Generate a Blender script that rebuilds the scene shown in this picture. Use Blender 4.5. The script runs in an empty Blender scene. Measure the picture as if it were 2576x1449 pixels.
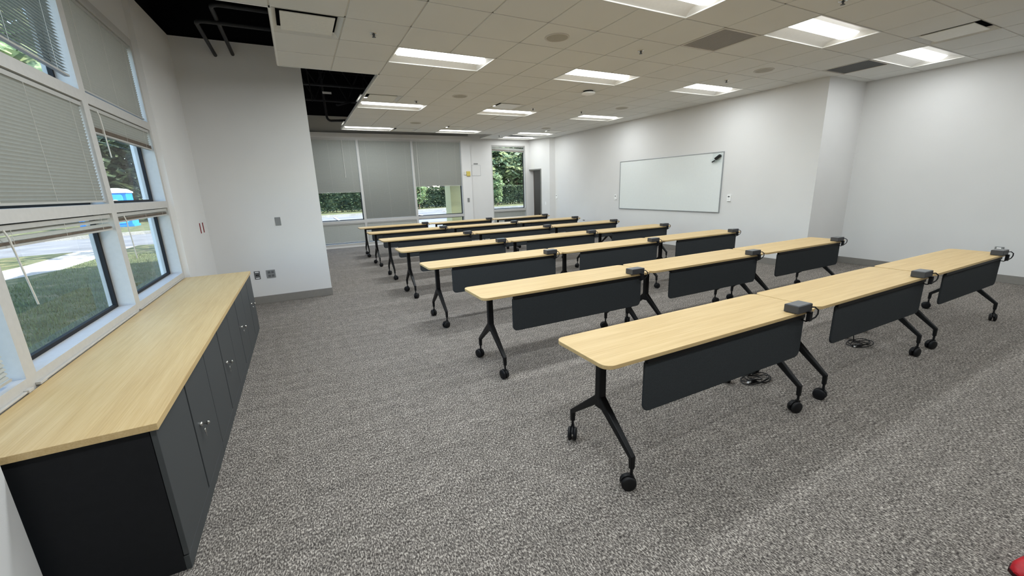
import bpy, bmesh, math, random
from mathutils import Vector, Matrix
random.seed(7)
S = bpy.context.scene
COL = S.collection
PI = math.pi
R = math.radians

# ------------------------------------------------------------------ camera
def make_camera():
    f_px, yaw, pitch, roll = 1020.42, R(26.844), R(13.907), R(-1.8578)
    fwd = Vector((math.sin(yaw)*math.cos(pitch), math.cos(yaw)*math.cos(pitch), -math.sin(pitch)))
    right = Vector((math.cos(yaw), -math.sin(yaw), 0)); up = right.cross(fwd)
    r2 = right*math.cos(roll) + up*math.sin(roll)
    u2 = -right*math.sin(roll) + up*math.cos(roll)
    cam = bpy.data.cameras.new('camera'); o = bpy.data.objects.new('camera', cam); COL.objects.link(o)
    cam.sensor_fit = 'HORIZONTAL'; cam.sensor_width = 36.0
    cam.lens = f_px/2576*36.0
    cam.clip_start = 0.05; cam.clip_end = 400
    m = Matrix((( r2.x, u2.x, -fwd.x, 0), (r2.y, u2.y, -fwd.y, 0), (r2.z, u2.z, -fwd.z, 1.577), (0, 0, 0, 1)))
    o.matrix_world = m
    S.camera = o
make_camera()

# ------------------------------------------------------------------ sky, sun, exposure
W = bpy.data.worlds.new('world'); S.world = W; W.use_nodes = True
wn = W.node_tree; wn.nodes.clear()
sky = wn.nodes.new('ShaderNodeTexSky'); sky.sky_type = 'NISHITA'; sky.sun_disc = False
sky.sun_elevation = R(48); sky.sun_rotation = R(108); sky.air_density = 1.0; sky.dust_density = 1.0
bgn = wn.nodes.new('ShaderNodeBackground'); bgn.inputs[1].default_value = 1.25
won = wn.nodes.new('ShaderNodeOutputWorld')
wn.links.new(sky.outputs[0], bgn.inputs[0]); wn.links.new(bgn.outputs[0], won.inputs[0])
sl = bpy.data.lights.new('sun', 'SUN'); sl.energy = 17.0; sl.angle = R(0.6); sl.color = (1.0, 0.95, 0.86)
so = bpy.data.objects.new('sun', sl); COL.objects.link(so)
so.rotation_euler = Vector((-0.95*math.cos(R(48)), 0.20*math.cos(R(48)), -math.sin(R(48)))).to_track_quat('-Z', 'Y').to_euler()
so.location = (20, 0, 30)
LAMP_W = 26.5         # watts of one full troffer lamp
LENS = 7.0            # glow of its lens as seen from the room
LAMP_COL = (0.875, 0.95, 1.0)
vs = S.view_settings
vs.view_transform = 'Standard'; vs.look = 'None'; vs.gamma = 1.0; vs.exposure = 0.0; vs.use_curve_mapping = False
try:
    S.cycles.max_bounces = 8; S.cycles.diffuse_bounces = 5; S.cycles.glossy_bounces = 3
    S.cycles.transparent_max_bounces = 12; S.cycles.transmission_bounces = 4
    S.cycles.caustics_reflective = False; S.cycles.caustics_refractive = False
    S.cycles.use_denoising = True; S.cycles.sample_clamp_indirect = 6.0
except Exception:
    pass

# ------------------------------------------------------------------ materials
def srgb(r, g, b):
    def c(v):
        v /= 255.0
        return v/12.92 if v <= 0.04045 else ((v+0.055)/1.055)**2.4
    return (c(r), c(g), c(b), 1.0)

class NT:
    def __init__(s, name):
        s.m = bpy.data.materials.new(name); s.m.use_nodes = True
        s.t = s.m.node_tree; s.t.nodes.clear()
        s.out = s.n('ShaderNodeOutputMaterial')
    def n(s, typ, **kw):
        nd = s.t.nodes.new(typ)
        for k, v in kw.items(): setattr(nd, k, v)
        return nd
    def l(s, a, b): s.t.links.new(a, b)
    def bsdf(s, col=(.8,.8,.8,1), rough=.5, metal=0.0, spec=.5):
        b = s.n('ShaderNodeBsdfPrincipled')
        b.inputs['Base Color'].default_value = col
        b.inputs['Roughness'].default_value = rough
        b.inputs['Metallic'].default_value = metal
        b.inputs['Specular IOR Level'].default_value = spec
        s.l(b.outputs[0], s.out.inputs[0]); s.b = b
        return b
    def coords(s, scale, kind='Object', rot=(0,0,0)):
        tc = s.n('ShaderNodeTexCoord'); mp = s.n('ShaderNodeMapping')
        mp.inputs['Scale'].default_value = scale; mp.inputs['Rotation'].default_value = rot
        s.l(tc.outputs[kind], mp.inputs[0]); return mp.outputs[0]
    def noise(s, vec, scale=1.0, detail=2.0, rough=.5):
        nz = s.n('ShaderNodeTexNoise'); nz.inputs['Scale'].default_value = scale
        nz.inputs['Detail'].default_value = detail; nz.inputs['Roughness'].default_value = rough
        s.l(vec, nz.inputs['Vector']); return nz.outputs['Fac']
    def ramp(s, fac, stops):
        r = s.n('ShaderNodeValToRGB'); e = r.color_ramp.elements
        while len(e) < len(stops): e.new(0.5)
        for i, (p, c) in enumerate(stops): e[i].position = p; e[i].color = c
        s.l(fac, r.inputs[0]); return r.outputs[0]
    def mix(s, fac, a, b, blend='MIX'):
        m = s.n('ShaderNodeMix', data_type='RGBA', blend_type=blend)
        for i, v in ((0, fac), (6, a), (7, b)):
            if hasattr(v, 'is_output') or hasattr(v, 'links'): s.l(v, m.inputs[i])
            else: m.inputs[i].default_value = v
        return m.outputs[2]
    def bump(s, h, dist=.001, strength=.5):
        b = s.n('ShaderNodeBump'); b.inputs['Strength'].default_value = strength; b.inputs['Distance'].default_value = dist
        s.l(h, b.inputs['Height']); s.l(b.outputs[0], s.b.inputs['Normal'])

def m_plain(name, col, rough=.5, metal=0.0, spec=.5, vary=.06, nscale=30, bump=0.0):
    k = NT(name); k.bsdf(col, rough, metal, spec)
    nz = k.noise(k.coords((1,1,1)), nscale, 3)
    a = tuple(c*(1-vary) for c in col[:3])+(1,); b = tuple(min(1, c*(1+vary)) for c in col[:3])+(1,)
    k.l(k.ramp(nz, [(.3, a), (.7, b)]), k.b.inputs['Base Color'])
    if bump: k.bump(nz, bump, .4)
    return k.m

def m_wood(name, axis):
    k = NT(name); k.bsdf(rough=.45, spec=.25)
    sc = (1.1, 26, 26) if axis == 'x' else (26, 1.1, 26)
    sf = (3.5, 170, 170) if axis == 'x' else (170, 3.5, 170)
    n1 = k.noise(k.coords(sc), 1.0, 5, .6)
    n2 = k.noise(k.coords(sf), 1.0, 3, .6)
    c1 = k.ramp(n1, [(.25, srgb(182,151,102)), (.5, srgb(199,170,118)), (.75, srgb(212,186,137))])
    c2 = k.ramp(n2, [(.3, srgb(188,159,112)), (.7, srgb(218,195,150))])
    k.l(k.mix(.45, c1, c2), k.b.inputs['Base Color'])
    k.bump(n2, .0004, .25)
    return k.m

def m_carpet():
    k = NT('carpet'); k.bsdf(rough=.95, spec=.05)
    a = k.noise(k.coords((165, 66, 1)), 1.0, 2, .6)
    b = k.noise(k.coords((70, 170, 1)), 1.0, 2, .6)
    bands = k.noise(k.coords((.4, 9.0, 1)), 1.0, 3, .6)
    threads = k.noise(k.coords((34, 2.4, 1)), 1.0, 2, .6)
    blot = k.noise(k.coords((11, 14, 1)), 1.0, 3, .6)
    ca = k.ramp(a, [(.36, srgb(38,35,34)), (.5, srgb(106,101,96)), (.65, srgb(214,206,195))])
    cb = k.ramp(b, [(.34, srgb(56,52,50)), (.5, srgb(114,108,103)), (.68, srgb(190,182,173))])
    c = k.mix(.38, ca, cb)
    c = k.mix(.45, c, k.ramp(blot, [(.35, (.66,.66,.66,1)), (.65, (1.2,1.2,1.2,1))]), 'MULTIPLY')
    c = k.mix(.35, c, k.ramp(bands, [(.38, (.78,.78,.78,1)), (.62, (1.14,1.14,1.14,1))]), 'MULTIPLY')
    c = k.mix(.3, c, k.ramp(threads, [(.38, (.8,.8,.8,1)), (.62, (1.15,1.15,1.15,1))]), 'MULTIPLY')
    k.l(c, k.b.inputs['Base Color'])
    k.bump(a, .004, .7)
    return k.m

def m_wall(name, col, nscale=180):
    k = NT(name); k.bsdf(col, .75, 0, .2)
    nz = k.noise(k.coords((1,1,1)), nscale, 3)
    k.bump(nz, .0015, .35)
    n2 = k.noise(k.coords((1,1,1)), 1.3, 2)
    a = tuple(c*.97 for c in col[:3])+(1,)
    k.l(k.ramp(n2, [(.35, a), (.65, col)]), k.b.inputs['Base Color'])
    return k.m

def m_glass(name='window_glass', tint=(.93,.97,.96,1)):
    k = NT(name)
    tr = k.n('ShaderNodeBsdfTransparent'); tr.inputs[0].default_value = tint
    gl = k.n('ShaderNodeBsdfGlossy'); gl.inputs['Roughness'].default_value = .02
    fr = k.n('ShaderNodeFresnel'); fr.inputs[0].default_value = 1.35
    mx = k.n('ShaderNodeMixShader'); ge = k.n('ShaderNodeNewGeometry')
    iv = k.n('ShaderNodeMath', operation='SUBTRACT'); iv.inputs[0].default_value = 1.0; k.l(ge.outputs['Backfacing'], iv.inputs[1])
    mu = k.n('ShaderNodeMath', operation='MULTIPLY'); k.l(fr.outputs[0], mu.inputs[0]); k.l(iv.outputs[0], mu.inputs[1])
    k.l(mu.outputs[0], mx.inputs[0]); k.l(tr.outputs[0], mx.inputs[1]); k.l(gl.outputs[0], mx.inputs[2])
    k.l(mx.outputs[0], k.out.inputs[0])
    return k.m

def m_emit(name, col, st):
    k = NT(name); e = k.n('ShaderNodeEmission'); e.inputs[0].default_value = col; e.inputs[1].default_value = st
    k.l(e.outputs[0], k.out.inputs[0]); return k.m

def m_leaf(name, dark, mid, light):
    k = NT(name); k.bsdf(mid, .6, 0, .25)
    nz = k.noise(k.coords((1,1,1)), 1.7, 4, .7)
    k.l(k.ramp(nz, [(.3, dark), (.5, mid), (.72, light)]), k.b.inputs['Base Color'])
    k.b.inputs['Subsurface Weight'].default_value = 0
    tl = k.n('ShaderNodeBsdfTranslucent'); tl.inputs[0].default_value = light
    mx = k.n('ShaderNodeMixShader'); mx.inputs[0].default_value = .25
    k.l(k.b.outputs[0], mx.inputs[1]); k.l(tl.outputs[0], mx.inputs[2]); k.l(mx.outputs[0], k.out.inputs[0])
    return k.m

def m_ground(name, c0, c1, c2, s1=3, s2=40, bump=.02):
    k = NT(name); k.bsdf(c1, .95, 0, .05)
    a = k.noise(k.coords((1,1,1)), s1, 4, .6); b = k.noise(k.coords((1,1,1)), s2, 4, .7)
    ca = k.ramp(a, [(.3, c0), (.55, c1), (.75, c2)])
    cb = k.ramp(b, [(.3, (.45,.45,.45,1)), (.7, (1.35,1.35,1.35,1))])
    k.l(k.mix(.7, ca, cb, 'MULTIPLY'), k.b.inputs['Base Color'])
    k.bump(b, bump, .6)
    return k.m

M = dict(
    wall=m_wall('wall_paint', srgb(223,222,220)),
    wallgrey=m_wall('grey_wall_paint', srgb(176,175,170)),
    tile=m_wall('ceiling_tile_fibre', srgb(222,222,218), 260),
    grid=m_plain('ceiling_grid_metal', srgb(205,201,192), .5, 0, .3, .02),
    carpet=m_carpet(),
    oakx=m_wood('oak_laminate_along_x', 'x'),
    oaky=m_wood('oak_laminate_along_y', 'y'),
    black=m_plain('black_powder_coat', (.004,.004,.0045,1), .48, 0, .28, .1),
    plastic=m_plain('black_plastic', (.006,.006,.007,1), .5, 0, .3, .1),
    panel=m_plain('charcoal_felt', srgb(54,57,59), .9, 0, .12, .16, 260, .0006),
    graphite=m_plain('graphite_housing', srgb(60,60,62), .45, 0, .45, .05),
    graphtop=m_plain('graphite_top_plate', srgb(104,106,108), .28, .3, .5, .03),
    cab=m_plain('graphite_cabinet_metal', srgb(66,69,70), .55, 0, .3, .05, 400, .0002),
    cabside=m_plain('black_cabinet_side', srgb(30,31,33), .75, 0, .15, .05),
    gap=m_plain('dark_gap', (.003,.003,.003,1), .9, 0, .05),
    chrome=m_plain('nickel', (.62,.61,.58,1), .22, 1.0, .5, .04),
    alu=m_plain('aluminium', srgb(168,171,173), .35, .7, .5, .04),
    base=m_plain('rubber_cove_base', srgb(134,130,124), .6, 0, .3, .03),
    frame=m_plain('window_frame_paint', srgb(190,188,184), .5, 0, .35, .03),
    gasket=m_plain('black_gasket', (.008,.008,.010,1), .6, 0, .3),
    glass=m_glass(),
    blind=m_plain('blind_slat', srgb(166,167,160), .5, 0, .35, .03),
    bottomrail=m_plain('blind_rail', srgb(176,175,170), .45, 0, .35, .03),
    cord=m_plain('pale_cord', srgb(214,212,204), .6, 0, .3, .03),
    slatstack=m_plain('brown_slat_stack', srgb(118,106,94), .7, 0, .2, .15),  # drawn-up slats, darker and browner than the hanging ones
    deck=m_plain('black_deck_paint', (.0045,.0045,.006,1), .8, 0, .12, .1),
    pipe=m_plain('black_painted_pipe', (.018,.018,.02,1), .6, 0, .3, .1),
    white=m_plain('white_plastic', srgb(248,248,246), .4, 0, .4, .02),
    whitemetal=m_plain('white_enamel', srgb(232,232,228), .45, 0, .35, .02),
    plaque=m_plain('diffuser_plaque', srgb(222,220,210), .4, 0, .4, .03),
    board=m_plain('whiteboard_enamel', srgb(228,232,230), .12, 0, .5, .01),
    greyplate=m_plain('grey_plate', srgb(134,135,134), .5, 0, .35, .03),
    darkgrey=m_plain('dark_grey_plate', srgb(96,97,97), .5, 0, .35, .03),
    grille=m_plain('return_grille', srgb(168,164,158), .6, 0, .3, .08, 300),
    speaker=m_plain('speaker_grille', srgb(172,168,156), .6, 0, .3, .1, 400),
    yellow=m_plain('yellowed_plastic', srgb(206,186,96), .45, 0, .4, .08),
    red=m_plain('red_tape', srgb(128,34,32), .7, 0, .2, .15, 60),
    shoe=m_plain('red_leather', srgb(170,22,34), .45, 0, .4, .15, 60),
    sole=m_plain('dark_red_sole', srgb(48,10,14), .6, 0, .3, .1),
    doorframe=m_plain('grey_steel_frame', srgb(124,124,120), .45, 0, .4, .03),
    doorwood=m_plain('taupe_door', srgb(122,108,98), .5, 0, .35, .06),
    lens=m_emit('lamp_lens', (1.0, .99, .96, 1), LENS),
    clear=m_glass('clear_acrylic', (.97,.98,.98,1)),
    grass=m_ground('lawn_grass', srgb(66,74,54), srgb(92,94,70), srgb(134,120,94), 2.2, 45),
    drygrass=m_plain('grass_blade', srgb(98,104,72), .8, 0, .1, .35, 4),
    asphalt=m_ground('asphalt', srgb(96,96,100), srgb(110,110,113), srgb(122,121,122), .8, 60, .004),
    concrete=m_ground('concrete', srgb(132,128,122), srgb(146,142,136), srgb(160,156,150), 1.2, 30, .003),
    paint=m_plain('road_paint', srgb(236,234,226), .7, 0, .2, .05),
    stucco=m_plain('cream_stucco', srgb(226,214,168), .85, 0, .1, .06, 60, .004),
    bark=m_plain('bark', srgb(92,76,60), .9, 0, .1, .3, 14, .02),
    leafA=m_leaf('hedge_leaf', srgb(18,28,20), srgb(40,56,36), srgb(104,116,84)),
    leafB=m_leaf('tree_leaf', srgb(18,32,24), srgb(56,78,52), srgb(188,198,150)),  # pale stop puts the sunlit highlights of the leaves into the colour
    leafC=m_leaf('oak_leaf', srgb(20,28,22), srgb(44,56,40), srgb(104,114,82)),
    blue=m_plain('blue_polyethylene', srgb(40,120,214), .5, 0, .35, .08, 6),
    blue2=m_plain('light_blue_door', srgb(70,160,232), .5, 0, .35, .08, 6),
    roofwhite=m_plain('translucent_white_roof', srgb(226,232,240), .5, 0, .35, .05, 6),
    shrub=m_leaf('shrub_leaf', srgb(50,66,42), srgb(92,114,76), srgb(166,180,132)),
)

# ------------------------------------------------------------------ mesh helper
class MB:
    def __init__(s): s.v = []; s.f = []; s.sm = []
    def add(s, vs_, fs, smooth=False):
        o = len(s.v); s.v += [tuple(p) for p in vs_]
        s.f += [tuple(i+o for i in q) for q in fs]; s.sm += [smooth]*len(fs)
        return s
    def box(s, x0, x1, y0, y1, z0, z1):
        if x0 > x1: x0, x1 = x1, x0
        if y0 > y1: y0, y1 = y1, y0
        if z0 > z1: z0, z1 = z1, z0
        return s.add([(x0,y0,z0),(x1,y0,z0),(x1,y1,z0),(x0,y1,z0),(x0,y0,z1),(x1,y0,z1),(x1,y1,z1),(x0,y1,z1)],
                     [(0,3,2,1),(4,5,6,7),(0,1,5,4),(1,2,6,5),(2,3,7,6),(3,0,4,7)])
    def hexa(s, a, b):           # two quads (bottom a, top b), same winding
        return s.add(list(a)+list(b), [(3,2,1,0),(4,5,6,7),(0,1,5,4),(1,2,6,5),(2,3,7,6),(3,0,4,7)])
    def bar(s, p0, p1, w0, d0, w1=None, d1=None, side=(1,0,0)):   # tapered bar: w along side, d across
        w1 = w0 if w1 is None else w1; d1 = d0 if d1 is None else d1
        p0, p1 = Vector(p0), Vector(p1); t = (p1-p0).normalized()
        a = Vector(side); a = (a - t*a.dot(t)).normalized(); b = t.cross(a)
        def ring(p, w, d): return [p-a*w/2-b*d/2, p+a*w/2-b*d/2, p+a*w/2+b*d/2, p-a*w/2+b*d/2]
        return s.hexa(ring(p0, w0, d0), ring(p1, w1, d1))
    def tube(s, pts, r, n=8, cap=True):
        pts = [Vector(p) for p in pts]; rings = []; prev = None
        for i, p in enumerate(pts):
            t = (pts[min(i+1, len(pts)-1)] - pts[max(i-1, 0)]).normalized()
            if prev is None:
                a = t.orthogonal().normalized()
            else:
                a = (prev - t*prev.dot(t)).normalized()
            prev = a; b = t.cross(a)
            rr = r[i] if isinstance(r, (list, tuple)) else r
            rings.append([p + a*rr*math.cos(2*PI*k/n) + b*rr*math.sin(2*PI*k/n) for k in range(n)])
        vs_ = [q for rg in rings for q in rg]; fs = []
        for i in range(len(rings)-1):
            for k in range(n):
                fs.append((i*n+k, i*n+(k+1) % n, (i+1)*n+(k+1) % n, (i+1)*n+k))
        s.add(vs_, fs, True)
        if cap:
            s.add(rings[0], [tuple(range(n-1, -1, -1))]); s.add(rings[-1], [tuple(range(n))])
        return s
    def lathe(s, prof, n=20, c=(0,0,0), axis='z'):   # prof: (radius, height)
        vs_ = []
        for r, h in prof:
            for k in range(n):
                a = 2*PI*k/n; u, w = r*math.cos(a), r*math.sin(a)
                p = (u, w, h) if axis == 'z' else (h, u, w) if axis == 'x' else (w, h, u)
                vs_.append((p[0]+c[0], p[1]+c[1], p[2]+c[2]))
        fs = []
        for i in range(len(prof)-1):
            for k in range(n):
                fs.append((i*n+k, i*n+(k+1) % n, (i+1)*n+(k+1) % n, (i+1)*n+k))
        s.add(vs_, fs, True)
        return s
    def prism(s, poly, h0, h1, plane='xy'):
        def P(a, b, h): return (a, b, h) if plane == 'xy' else (a, h, b) if plane == 'xz' else (h, a, b)
        n = len(poly)
        vs_ = [P(a, b, h0) for a, b in poly] + [P(a, b, h1) for a, b in poly]
        return s.add(vs_, [tuple(range(n-1, -1, -1)), tuple(range(n, 2*n))] + [(i, (i+1) % n, n+(i+1) % n, n+i) for i in range(n)])
    def build(s, name, mat, parent=None, bevel=0.0, seg=2):
        off = Vector((0,0,0)); p = parent
        while p is not None: off += p.location; p = p.parent
        me = bpy.data.meshes.new(name)
        me.from_pydata([(x-off.x, y-off.y, z-off.z) for x, y, z in s.v], [], s.f)
        bm = bmesh.new(); bm.from_mesh(me); bmesh.ops.recalc_face_normals(bm, faces=bm.faces); bm.to_mesh(me); bm.free()
        me.polygons.foreach_set('use_smooth', s.sm)
        me.materials.append(M[mat] if isinstance(mat, str) else mat)
        o = bpy.data.objects.new(name, me); COL.objects.link(o)
        if parent is not None: o.parent = parent
        if bevel:
            b = o.modifiers.new('bevel', 'BEVEL'); b.width = bevel; b.segments = seg; b.limit_method = 'ANGLE'; b.angle_limit = R(50)
        return o

def rrect(x0, x1, y0, y1, r, n=6, corners=(1,1,1,1)):
    pts = []
    for i, (cx, cy, a0) in enumerate(((x1-r, y0+r, -90), (x1-r, y1-r, 0), (x0+r, y1-r, 90), (x0+r, y0+r, 180))):
        if corners[i]:
            for k in range(n+1):
                a = R(a0 + 90*k/n); pts.append((cx+r*math.cos(a), cy+r*math.sin(a)))
        else:
            pts.append(((x1, y0), (x1, y1), (x0, y1), (x0, y0))[i])
    return pts

def empty(name, loc, label=None, cat=None, group=None, kind=None):
    o = bpy.data.objects.new(name, None); COL.objects.link(o); o.location = loc; o.empty_display_size = .1
    return tag(o, label, cat, group, kind)
def tag(o, label=None, cat=None, group=None, kind=None):
    if label: o['label'] = label
    if cat: o['category'] = cat
    if group: o['group'] = group
    if kind: o['kind'] = kind
    return o
def struct(name, mb, mat, parent=None, bevel=0.0):
    o = mb.build(name, mat, parent, bevel)
    if parent is None: o['kind'] = 'structure'
    return o
def copy_tree(o, parent=None):
    c = o.copy(); COL.objects.link(c); c.parent = parent
    for ch in list(o.children): copy_tree(ch, c)
    return c

# ------------------------------------------------------------------ room shell
H = 3.148; TOP = 4.75; G = 0.6096; GX = 1.2232; GY = 5.0606
XL, XR, XR2 = -1.25, 7.85, 9.0
YN, YB = -2.6, 12.9

struct('floor', MB().box(-1.45, 9.2, YN-.2, 13.25, -.12, 0), 'carpet')

def holes_wall(axis, p0, p1, a0, a1, z0, z1, holes):
    """slab with thickness p0..p1; runs along the other axis a0..a1; holes: (a0,a1,z0,z1)"""
    mb = MB()
    As = sorted({a0, a1, *[h[0] for h in holes], *[h[1] for h in holes]})
    for i in range(len(As)-1):
        u0, u1 = As[i], As[i+1]; um = (u0+u1)/2
        hs = sorted([(h[2], h[3]) for h in holes if h[0] <= um <= h[1]])
        z = z0
        for h0, h1 in hs+[(z1, z1)]:
            if h0 > z + 1e-6:
                if axis == 'x': mb.box(p0, p1, u0, u1, z, h0)
                else: mb.box(u0, u1, p0, p1, z, h0)
            z = max(z, h1)
    return mb

# left wall (window wall): curtain glazing from y=1.08 to 5.66
WT = 3.55   # painted walls stop here below the open deck
LEFT_OPEN = (1.06, 5.66, 0.05, 3.105)
struct('wall_left', holes_wall('x', -1.45, XL, YN, 5.66, 0, WT, [LEFT_OPEN]), 'wall')
# wall between the glazing and the pier: short splayed return, then flat
mb = MB(); mb.prism([(XL, 5.66), (-1.205, 5.68), (-1.205, 5.98), (-1.165, 6.95), (-1.165, 7.2), (-1.45, 7.2), (-1.45, 5.66)], 0, WT)
struct('wall_left_return', mb, 'wall')
struct('wall_left_far', MB().box(-1.45, XL, 7.2, 13.25, 0, WT), 'wall')
struct('wall_pier', MB().box(-1.165, .285, 6.95, 7.3, 0, WT), 'wall')
struct('wall_left_stub', MB().box(-1.25, -1.04, YN, 1.90, 0, WT), 'wall')
# back wall: furred front part with three windows, set-back part with one
BW = [(.13, 1.71, .05, 3.07), (1.71, 3.272, .05, 3.07), (3.272, 4.86, .05, 3.07)]
struct('wall_back', holes_wall('y', YB, YB+.28, -1.45, 5.17, 0, 3.215, [(.13, 4.86, .05, 3.08)]), 'wall')
struct('wall_back_upper', MB().box(-1.45, 5.17, 13.02, YB+.28, 3.215, 3.66), 'wallgrey')
struct('wall_back_right', holes_wall('y', 13.02, YB+.28, 5.17, 7.60, 0, 3.66, [(5.97, 7.28, .05, 2.98)]), 'wall')
struct('wall_right', MB().box(XR, XR+.15, 3.97, 12.0, 0, WT).box(XR+.15, XR2+.2, 3.97, 4.12, 0, WT), 'wall')
struct('wall_right_recess', MB().box(XR2, XR2+.2, YN, 3.97, 0, WT), 'wall')
struct('wall_near', MB().box(-1.45, 9.2, YN-.2, YN, 0, WT), 'wall')
# angled wall with the doorway
A0 = Vector((7.395, 13.14, 0)); A1 = Vector((7.690, 12.10, 0)); AD = (A1-A0).normalized(); AN = Vector((AD.y, -AD.x, 0))
if AN.x < 0: AN = -AN       # points away from the room (+x)
ALEN = (A1-A0).length
def apt(u, d, z): p = A0 + AD*u + AN*d; return (p.x, p.y, z)
def abox(mb, u0, u1, d0, d1, z0, z1):
    return mb.hexa([apt(u0,d0,z0), apt(u1,d0,z0), apt(u1,d1,z0), apt(u0,d1,z0)], [apt(u0,d0,z1), apt(u1,d0,z1), apt(u1,d1,z1), apt(u0,d1,z1)])
DU0, DU1, DZ = .02, .70, 2.18
mb = MB()
abox(mb, -.12, DU0, 0, .12, 0, WT); abox(mb, DU1, ALEN, 0, .12, 0, WT); abox(mb, DU0, DU1, 0, .12, DZ, WT)
struct('wall_door', mb, 'wall')
struct('wall_right_end', MB().prism([(7.690, 12.10), (7.85, 12.0), (8.0, 12.0), (8.0, 12.2), (7.80, 12.14)], 0, WT), 'wall')
# room beyond the doorway
mb = MB().box(8.45, 10.4, 14.6, 14.7, 0, 2.6).box(10.3, 10.4, 12.2, 14.6, 0, 2.6).box(8.0, 10.4, 12.1, 12.2, 0, 2.6)
mb.prism([(7.58, 13.16), (7.64, 13.14), (8.50, 14.6), (8.45, 14.7), (8.40, 14.7)], 0, 2.6)
struct('wall_vestibule', mb, 'wallgrey')
vp = [(7.56, 13.16), (7.87, 12.2), (10.4, 12.2), (10.4, 14.7), (8.40, 14.7)]
struct('floor_vestibule', MB().prism(vp, -.12, -.002), 'carpet')
struct('ceiling_vestibule', MB().prism(vp, 2.6, 2.66), 'wallgrey')
struct('baseboard_vestibule', MB().box(8.5, 10.3, 14.59, 14.6, 0, .11), 'base')

# baseboards
bh, bt = .115, .008
struct('baseboard_pier', MB().box(-1.165, .285+bt, 6.95-bt, 6.95, 0, bh).box(.285, .285+bt, 6.95, 7.3, 0, bh), 'base', bevel=.003)
struct('baseboard_right', MB().box(XR-bt, XR, 3.97-bt, 12.0, 0, bh).box(XR-bt, XR2, 3.97-bt, 3.97, 0, bh), 'base', bevel=.003)
struct('baseboard_recess', MB().box(XR2-bt, XR2, YN, 3.97-bt, 0, bh), 'base', bevel=.003)
struct('baseboard_back', MB().box(4.9, 5.17, YB-bt, YB, 0, bh).box(5.17, 5.97, 13.02-bt, 13.02, 0, bh), 'base', bevel=.003)

# open deck above
struct('ceiling_deck', MB().box(-1.45, 9.2, YN-.2, 13.25, TOP, TOP+.1), 'deck')
mb = MB()
for (x0, x1, y0, y1) in ((-1.45, -1.28, YN-.2, 13.25), (9.03, 9.2, YN-.2, 13.25), (-1.45, 9.2, 13.05, 13.25), (-1.45, 9.2, YN-.2, YN-.03)):
    mb.box(x0, x1, y0, y1, WT if y0 < 12 or x1 < 0 else 3.66, TOP)
mb.box(-1.28, .2, 7.0, 7.25, WT, TOP)
struct('wall_plenum', mb, 'deck')
mb = MB()
for y in [YN+.1+.305*i for i in range(52)]:
    mb.prism([(y, TOP), (y+.03, TOP-.04), (y+.12, TOP-.04), (y+.15, TOP)], -1.28, 9.0, 'yz')
struct('trim_deck_ribs', mb, 'deck')

# ------------------------------------------------------------------ suspended ceiling
LIGHTS = [(0,0),(4,0),(8,0),(0,5),(4,5),(8,5),(0,10),(4,10),(8,10),(-2,-4),(2,-4),(6,-4),(10,-4),(-2,-8),(2,-8),(6,-8),(10,-8)]
SUPPLY = [(-2,-1),(0,4),(2,10),(4,4),(4,9),(9,9),(9,-5)]
RETURN = [(5,-3),(10,-3),(5,6)]
taken = set()
for i, j in LIGHTS: taken |= {(i,j), (i+1,j)}
MID = set(LIGHTS) | {(8, 12)}
taken |= set(SUPPLY) | set(RETURN)
def yl(j):      # grid line positions in depth; the last two courses are cut
    return GY+G*j if j <= 11 else (12.18 if j == 12 else 12.79)
taken |= {(8,12),(9,12),(8,11)}
def cells():
    for j in range(-13, 13):
        for i in range(-5, 14):
            if j >= 11 and i < 7: continue
            if 2 <= j < 11 and i < 0: continue
            if -1 <= j <= 1 and i < -2: continue
            x0, x1 = GX+G*i, GX+G*(i+1); y0, y1 = yl(j), yl(j+1)
            xm = XR if y0 > 3.95 else XR2
            if y0 < 3.97 < y1: pass
            x0 = max(x0, XL); x1 = min(x1, xm); y0 = max(y0, YN)
            if x1-x0 < .01 or y1-y0 < .01: continue
            yield i, j, x0, x1, y0, y1
tiles = MB(); grid = MB(); t = .007
for i, j, x0, x1, y0, y1 in cells():
    if (i, j) not in taken:
        tiles.box(x0+t, x1-t, y0+t, y1-t, H, H+.018)
    if (i-1, j) not in MID: grid.box(x0-.012, x0+.012, y0, y1, H+.006, H+.010)
    grid.box(x0, x1, y0-.012, y0+.012, H+.006, H+.010)
o = struct('ceiling', tiles, 'tile', bevel=.003)
struct('ceiling_grid', grid, 'grid')
# blocker above tiles so the plenum stays dark where fixtures sit is not needed: fixtures have housings
ed = [((GX-2*G, GX-2*G), (yl(-1), yl(2)), 'x'), ((GX, GX), (yl(2), yl(11)), 'x'), ((GX+7*G, GX+7*G), (yl(11), 12.79), 'x'),
      ((GX-2*G, GX), (yl(2), yl(2)), 'y'), ((GX, GX+7*G), (yl(11), yl(11)), 'y'), ((GX+7*G, 7.62), (12.79, 12.79), 'y'), ((XL, GX-2*G), (yl(-1), yl(-1)), 'y')]
for q_, ((xa, xb), (ya, yb), ax) in enumerate(ed):
    e = MB()
    if ax == 'x': e.box(xa-.006, xa+.012, ya-.006, yb+.006, H-.004, H+.05)
    else: e.box(xa-.006, xb+.006, ya-.006, ya+.012, H-.004, H+.05)
    struct(f'trim_{q_+1}', e, 'whitemetal')

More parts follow.
